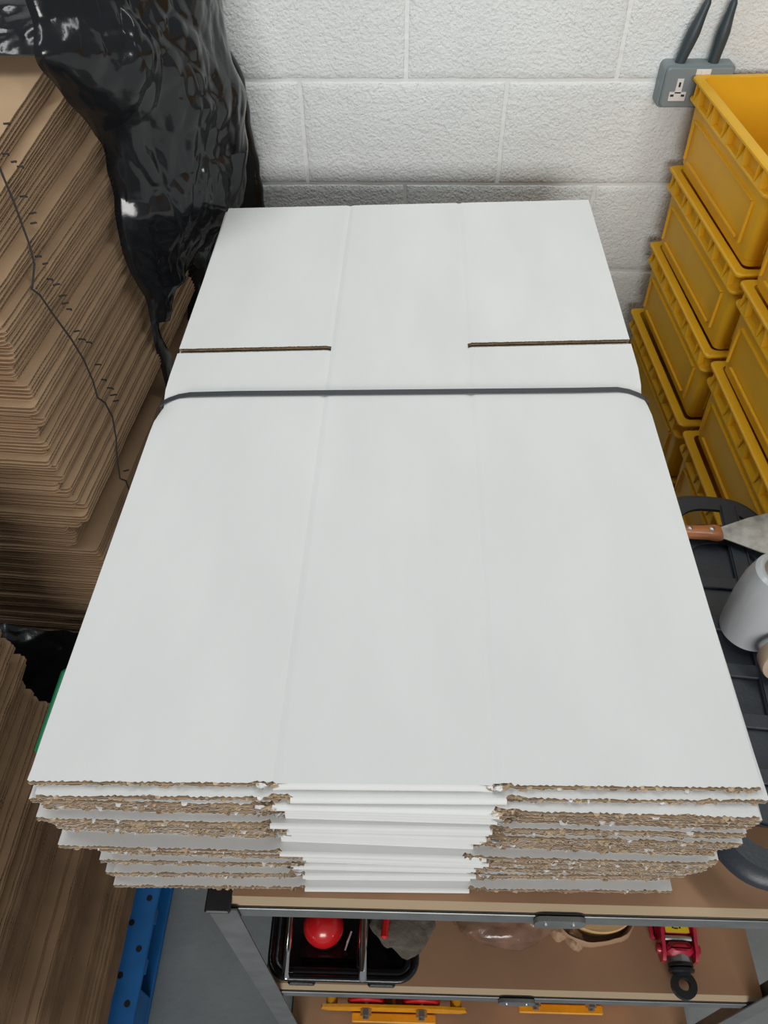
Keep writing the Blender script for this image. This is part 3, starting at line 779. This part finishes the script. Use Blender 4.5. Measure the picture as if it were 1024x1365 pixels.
# scraper on the basket
ZS = BZ+0.004
p0 = atz(900, 708, ZS+.012); p1 = atz(961, 710, ZS+.012); ang = math.atan2(p1.y-p0.y, p1.x-p0.x)
t = thing('paint_scraper', 'wide filling knife with plaster smeared blade and riveted wooden handle on the black basket', 'scraper', (p1.x, p1.y, ZS), ang)
mb = MB(); secs = []
for (x, hw, hz) in ((-.125, .007, .006), (-.122, .012, .009), (-.095, .015, .011), (-.055, .0125, .010), (-.022, .014, .010), (-.008, .0165, .010), (0.0, .0155, .008), (.002, .012, .005)):
    secs.append([Vector((x, hw*math.cos(2*math.pi*k/16), .011+hz*math.sin(2*math.pi*k/16))) for k in range(16)])
mb.loft(secs, m_wood, True, True); h_ = mb.build('handle', t, smooth=True)
mb = MB()
for x in (-.016, -.052): mb.lathe([(0.0001, .0018), (.003, .0016), (.0048, .0002), (.0048, -.003)], m_zinc, (x, .001, .0205), 14)
mb.build('rivet', h_, smooth=True)
mb = MB(); mb.prism([(-.01, -.011), (.004, -.013), (.055, -.038), (.10, -.052), (.104, .052), (.055, .036), (.004, .013), (-.01, .011)], .010, .0118, m_blade); mb.build('blade', t)

# stretch film roll
RR, RHh = 0.0435, 0.145
rx, ry = 0.527, 0.664
t = thing('stretch_film_roll', 'roll of clear stretch film with blue core standing on the black basket', 'film roll', (rx, ry, BZ+.003))
mb = MB(); mb.lathe([(.024, .001), (RR-.006, 0), (RR-.001, .004), (RR, .02), (RR+.001, .07), (RR-.001, .11), (RR-.004, RHh-.02), (RR-.008, RHh-.004), (RR-.013, RHh), (.024, RHh-.001), (.024, .001)], m_wrap, (0, 0, 0), 56)
mb.build('film_winding', t, smooth=True)
mb = MB(); mb.lathe([(.0205, .0), (.0238, 0), (.0238, RHh+.012), (.0205, RHh+.012), (.0205, 0)], m_board, (0, 0, 0), 40); mb.build('cardboard_core', t, smooth=True)
mb = MB(); mb.lathe([(.0001, RHh-.012), (.012, RHh-.012), (.020, RHh+.004), (.0203, RHh+.004), (.0203, .004), (.001, .004)], m_bluecore, (0, 0, 0), 32); mb.build('core_plug', t, smooth=True)
# tape roll leaning in front
tp = atz(1040, 872, BZ+.035)
t = thing('tape_roll', 'tan tape roll standing on edge in front of the stretch film roll', 'tape roll', (tp.x, tp.y-.012, BZ+.005))
Ry = Matrix.Rotation(math.radians(78), 3, 'X') 
mb = MB(); mb.lathe([(.022, -.012), (.033, -.012), (.034, -.010), (.034, .010), (.033, .012), (.022, .012), (.022, -.012)], m_board, (0, 0, .036), 40, Ry); mb.build('tape_winding', t, smooth=True)
mb = MB(); mb.lathe([(.020, -.012), (.022, -.012), (.022, .012), (.020, .012), (.020, -.012)], m_bluecore, (0, 0, .036), 40, Ry); mb.build('core', t, smooth=True)

# ================================================================ SECOND SHELF ITEMS
zb = Z2+0.001
# tool tray
tx, ty = -0.096, 0.427
t = thing('tool_tray', 'black glossy plastic tool tray with rounded corners at the left of the middle shelf', 'tray', (tx, ty, zb))
hx, hy = 0.138, 0.135
def rl(i, z, r=.04): return [Vector((p[0], p[1], z)) for p in rrect(hx-i, hy-i, max(.006, r-i), 8)]
mb = MB(); mb.loft([rl(.014, 0), rl(.010, .004), rl(.002, .030), rl(0, .036), rl(.002, .041), rl(.007, .042), rl(.011, .039), rl(.014, .034), rl(.020, .036), rl(.024, .034), rl(.030, .008), rl(.040, .005)], m_tray, True, True)
mb.build('tray_body', t, smooth=True, sharp=60)
mb = MB(); mb.box((0.028, -.01, .022), (.008, 2*hy-.07, .028), m_tray, bev=.002); mb.box((-.02, -.095, .014), (.12, .006, .012), m_tray, bev=.002); mb.build('divider', t)
mb = MB(); mb.box((-.075, -hy+.004, .010), (.05, .010, .012), m_tray, bev=.003); mb.build('latch', t); mb = MB(); mb.box((.07, -hy+.004, .010), (.05, .010, .012), m_tray, bev=.003); mb.build('latch', t)
def rod(pts, r, label):
    mb = MB(); mb.tube(pts, r, m_chrome, 14)
    return tag(mb.build('chrome_rod', smooth=True), label, 'rod', 'chrome rods lying in the tool tray')
p = atz(383, 1285, .43); rod([(p.x, p.y-.02, .428), (p.x-.001, p.y-.016, .432), (p.x-.001, p.y+.05, .435), (p.x-.002, p.y+.16, .436)], .0065, 'chrome rod along the left side of the black tool tray')
p = atz(484, 1285, .43); rod([(p.x, p.y-.02, .420), (p.x, p.y-.012, .434), (p.x-.001, p.y+.05, .440), (p.x-.002, p.y+.16, .440)], .0085, 'thicker chrome rod standing over the middle of the black tool tray')
p = atz(460, 1265, .40); q = atz(468, 1246, .42); rod([(p.x, p.y, .392), (q.x, q.y+.01, .405)], .0035, 'short thin chrome rod leaning inside the tray beside the red ball')
p = atz(431, 1232, .435)
t = thing('red_ball', 'glossy red ball knob in the black tool tray', 'ball', (p.x, p.y, .399))
mb = MB(); prof = [(.0375*math.cos(a*math.pi/20)+1e-5, .0375+.040*math.sin(a*math.pi/20)) for a in range(-10, 11)]
mb.lathe(prof, m_red, (0, 0, -.013), 40); mb.build('ball_body', t, smooth=True)
mb = MB(); mb.tube([(-.01, .03, .0), (-.035, .05, .005), (-.055, .075, .01)], .004, m_yelpaint, 10); mb.build('stem', t, smooth=True)
# rag
def lump(name, label, cat, c, r, mt, amp, f, seed, rz=0, flat=.0, nseg=56, e=2.4):
    mb = MB(); rings = []
    for i in range(nseg//2+1):
        a = -math.pi/2+math.pi*i/(nseg//2); ring_ = []
        for k in range(nseg):
            b = 2*math.pi*k/nseg; ca = max(1e-4, math.cos(a))
            d = Vector((ca*abs(math.cos(b))**(2/e)*math.copysign(1, math.cos(b)), ca*abs(math.sin(b))**(2/e)*math.copysign(1, math.sin(b)), math.sin(a)))
            h = 1+crumple(d+Vector((seed, 0, 0)), amp, f)
            v = Vector((d.x*r[0]*h, d.y*r[1]*h, d.z*r[2]*h)); v.z = max(v.z, -r[2]*(1-flat))
            ring_.append(v)
        rings.append(ring_)
    mb.loft(rings, mt, True, True)
    o = mb.build(name, smooth=True, sharp=50); o.location = c; o.rotation_euler = (0, 0, rz); return tag(o, label, cat)
p = atz(533, 1240, .43); lump('cloth_rag', 'grey crumpled cloth rag lying over the right end of the black tool tray', 'rag', (p.x+.002, p.y+.018, .432), (.062, .054, .014), m_rag, .28, 1.6, 3, -.15, .3)
p = atz(513, 1236, .452)
t = thing('screwdriver', 'red handled screwdriver lying on the grey rag', 'screwdriver', (p.x, p.y-.012, .452), -0.10)
mb = MB(); mb.tube([(0, -.006, 0), (0, -.004, .001), (0, .03, .001), (0, .07, .001), (0, .075, .001)], [.004, .0068, .0062, .0068, .004], m_red, 12); mb.build('handle', t, smooth=True)
mb = MB(); mb.tube([(0, .074, .001), (0, .15, .001)], .0028, m_chrome, 8); mb.build('shaft', t, smooth=True)
p = atz(540, 1208, .445); lump('orange_knob', 'small orange red knob just under the top shelf edge behind the rag', 'knob', (p.x, p.y+.004, .455), (.014, .014, .010), m_red, .02, 1, 5)
# brown wrapped parcel
p = atz(668, 1222, .43)
lump('wrapped_parcel', 'brown crumpled parcel in shiny film in the middle of the second shelf', 'parcel', (p.x, p.y+.028, zb+.038), (.110, .075, .036), m_brownwrap, .20, 1.7, 9, -.06, .1, 72)
# paper bag with pine disc
p = atz(795, 1218, .42)
t = thing('paper_bag', 'tan paper bag folded open round a pale pine block on the second shelf', 'bag', (p.x-.002, p.y+.016, zb), .1)
mb = MB(); rings = []
for (s, z) in ((.78, 0), (.95, .012), (1.03, .028), (1.0, .040), (.96, .043), (.93, .036), (.86, .014)):
    ring_ = []
    for k in range(72):
        a = 2*math.pi*k/72; rr_ = s*(1+.07*noise.noise(Vector((math.cos(a)*2.2, math.sin(a)*2.2, z*18)))+.03*noise.noise(Vector((math.cos(a)*7, math.sin(a)*7, z*30))))
        ring_.append(Vector((.086*rr_*math.cos(a), .066*rr_*math.sin(a), z)))
    rings.append(ring_)
mb.loft(rings, m_tanpaper, True, True); mb.build('bag_wall', t, smooth=True, sharp=70)
bag_ = t
for q_, (lx, ly, lr) in enumerate(((-.072, -.022, .020), (-.048, -.046, .017))):
    o = lump('crumpled_corner', None, None, (lx, ly, .024), (lr, lr*1.5, lr), m_tanpaper, .32, 1.8, 40+q_*7, .5)
    o.parent = bag_
mb = MB(); mb.lathe([(.0001, .002), (.060, .002), (.062, .004), (.062, .034), (.060, .036), (.0001, .036)], m_pine, (0, 0, 0), 48)
o = mb.build('pine_disc', smooth=True); o.location = (p.x+.006, p.y+.018, zb+.016); o.scale = (1.12, .82, .8); tag(o, 'pale round pine block sitting inside the tan paper bag', 'wood block')

# crimson hydraulic ram
p = atz(913, 1312, .400)
t = thing('hydraulic_ram', 'crimson hydraulic ram with yellow sticker and black eye at the right of the second shelf', 'hydraulic ram', (p.x, p.y, zb), -0.02)
t.scale = (1.2, 1.05, 1.0)
mb = MB()     # eye: ring with hole
n = 28; outer, inner = [], []
for k in range(n):
    a = 2*math.pi*k/n; outer.append((.0185*math.cos(a), .0215*math.sin(a)-.001)); inner.append((.0088*math.cos(a), .0095*math.sin(a)))
vs = [(x, y, z) for z in (.012, .024) for x, y in outer]+[(x, y, z) for z in (.012, .024) for x, y in inner]; fs = []
for k in range(n):
    q = (k+1) % n; fs += [(k, q, n+q, n+k), (2*n+q, 2*n+k, 3*n+k, 3*n+q), (n+k, n+q, 3*n+q, 3*n+k), (q, k, 2*n+k, 2*n+q)]
mb.add(vs, fs, m_black); mb.build('eye', t)
Ryy = Matrix.Rotation(math.radians(-90), 3, 'X')
mb = MB(); mb.lathe([(.0001, 0), (.012, 0), (.0125, .004), (.019, .006), (.0195, .010), (.016, .012), (.019, .014), (.0185, .019), (.014, .021)], m_black, (0, .013, .020), 28, Ryy); mb.build('collar', t, smooth=True)
mb = MB(); mb.lathe([(.0001, 0), (.016, 0), (.0165, .002), (.0165, .014), (.0001, .014)], m_zinc, (0, .031, .021), 28, Ryy); mb.build('piston', t, smooth=True)
mb = MB()
mb.box((0, .052, .024), (.040, .022, .034), m_crimson, bev=.006)
for s in (-1, 1):
    mb.prism([(.034, .010), (.046, .002), (.066, .004), (.16, .012), (.16, .052), (.09, .052), (.066, .042), (.046, .038), (.034, .028)], -.0025, .0025, m_crimson, Matrix(((0, 0, 1), (1, 0, 0), (0, 1, 0))), (s*.0245, 0, 0))
    mb.lathe([(.0001, .007), (.007, .006), (.0085, .003), (.0085, 0)], m_crimson, (s*.0270, .054, .022), 18, Matrix.Rotation(math.radians(90*s), 3, 'Y'))
mb.box((0, .120, .020), (.044, .090, .034), m_crimson, bev=.004)
mb.box((-.031, .12, .010), (.010, .10, .016), m_crimson, bev=.003)
mb.build('yoke', t, smooth=True, sharp=30)
mb = MB(); mb.tube([(-.020, .069, .032), (.020, .069, .032)], .005, m_zinc, 14); mb.build('cross_pin', t, smooth=True)
mb = MB(); mb.box((0, .098, .0378), (.036, .042, .0008), m_labely); lb = mb.build('sticker', t); lb['label'] = 'yellow sticker with black lettering'
mb = MB()
for (x, y, w_, h_2) in ((-.006, .120, .003, .010), (-.0015, .115, .006, .0022), (-.0015, .125, .006, .0022), (.0045, .120, .003, .010), (-.006, .136, .003, .010), (-.0015, .131, .006, .0022), (-.0015, .1405, .006, .0022), (.0045, .138, .003, .006)):
    mb.box((x, y-.032, .0383), (w_, h_2, .0004), m_ink)
mb.build('lettering', lb)

# ================================================================ BOTTOM SHELF: MACHINE SKATES
def skate(px, lab, top, rollers=True):
    z0 = Z3+.001; p = atz(px, 1340, z0+.06)
    t = thing('machinery_skate', lab, 'skate', (p.x, p.y+top, z0), 0.0, 'yellow machinery skates on the bottom shelf')
    Rp = Matrix(((1, 0, 0), (0, 0, 1), (0, 1, 0)))
    for s in (0, 1):
        mb = MB(); y = .0+s*.085
        mb.prism([(-.165, .030), (-.150, .014), (.150, .014), (.165, .030), (.160, .056), (.09, .066), (-.09, .066), (-.160, .056)][::-1], y, y+.006, m_yelpaint, Rp)
        mb.build('side_plate', t)
    for x in (-.140, .0, .140):
        mb = MB(); mb.tube([(x, .005, .045), (x, .087, .045)], .013 if x else .004, m_yelpaint, 16); mb.build('spacer', t, smooth=True)
    for x in (-.062, .062):
        mb = MB(); mb.lathe([(.012, 0), (.040, 0), (.043, .003), (.043, .065), (.040, .068), (.012, .068), (.012, 0)], m_red, (x, .010, .043), 36, Ryy); mb.build('roller', t, smooth=True)
        mb = MB(); mb.tube([(x, -.020, .050), (x, .10, .050)], .007, m_zinc, 14)
        hexn = [(.0125*math.cos(math.pi/3*k), .0125*math.sin(math.pi/3*k)) for k in range(6)]
        mb.prism(hexn[::-1], -.014, -.001, m_zinc, Rp, (x, 0, .050)); mb.build('axle_bolt', t)
    mb = MB(); mb.box((0, -.012, .012), (.19, .018, .010), m_yelpaint, bev=.002); mb.build('foot_bar', t)
    return t
skate(525, 'yellow machinery skate with two red rollers at the left of the bottom shelf', -0.006)
skate(752, 'yellow machinery skate with hex bolts at the right of the bottom shelf, tucked further back', 0.012)

# ================================================================ GREEN TROLLEY FRAME
t = thing('trolley_frame', 'green steel trolley frame standing between the white stack and the brown cardboard', 'trolley', (-0.43, 0.70, FLOOR))
mb = MB(); mb.box((-0.036, -0.197, 1.165), (0.050, 0.130, 0.03), m_green, bev=.005); mb.build('top_bar', t, smooth=True)
mb = MB(); mb.tube([(-0.02, -0.15, 1.155), (0, 0.02, 0.02)], .014, m_green, 14); mb.build('upright', t, smooth=True)
mb = MB(); mb.box((0, 0.18, 0.016), (0.05, 0.40, 0.03), m_green, bev=.005); mb.build('foot_bar', t, smooth=True)
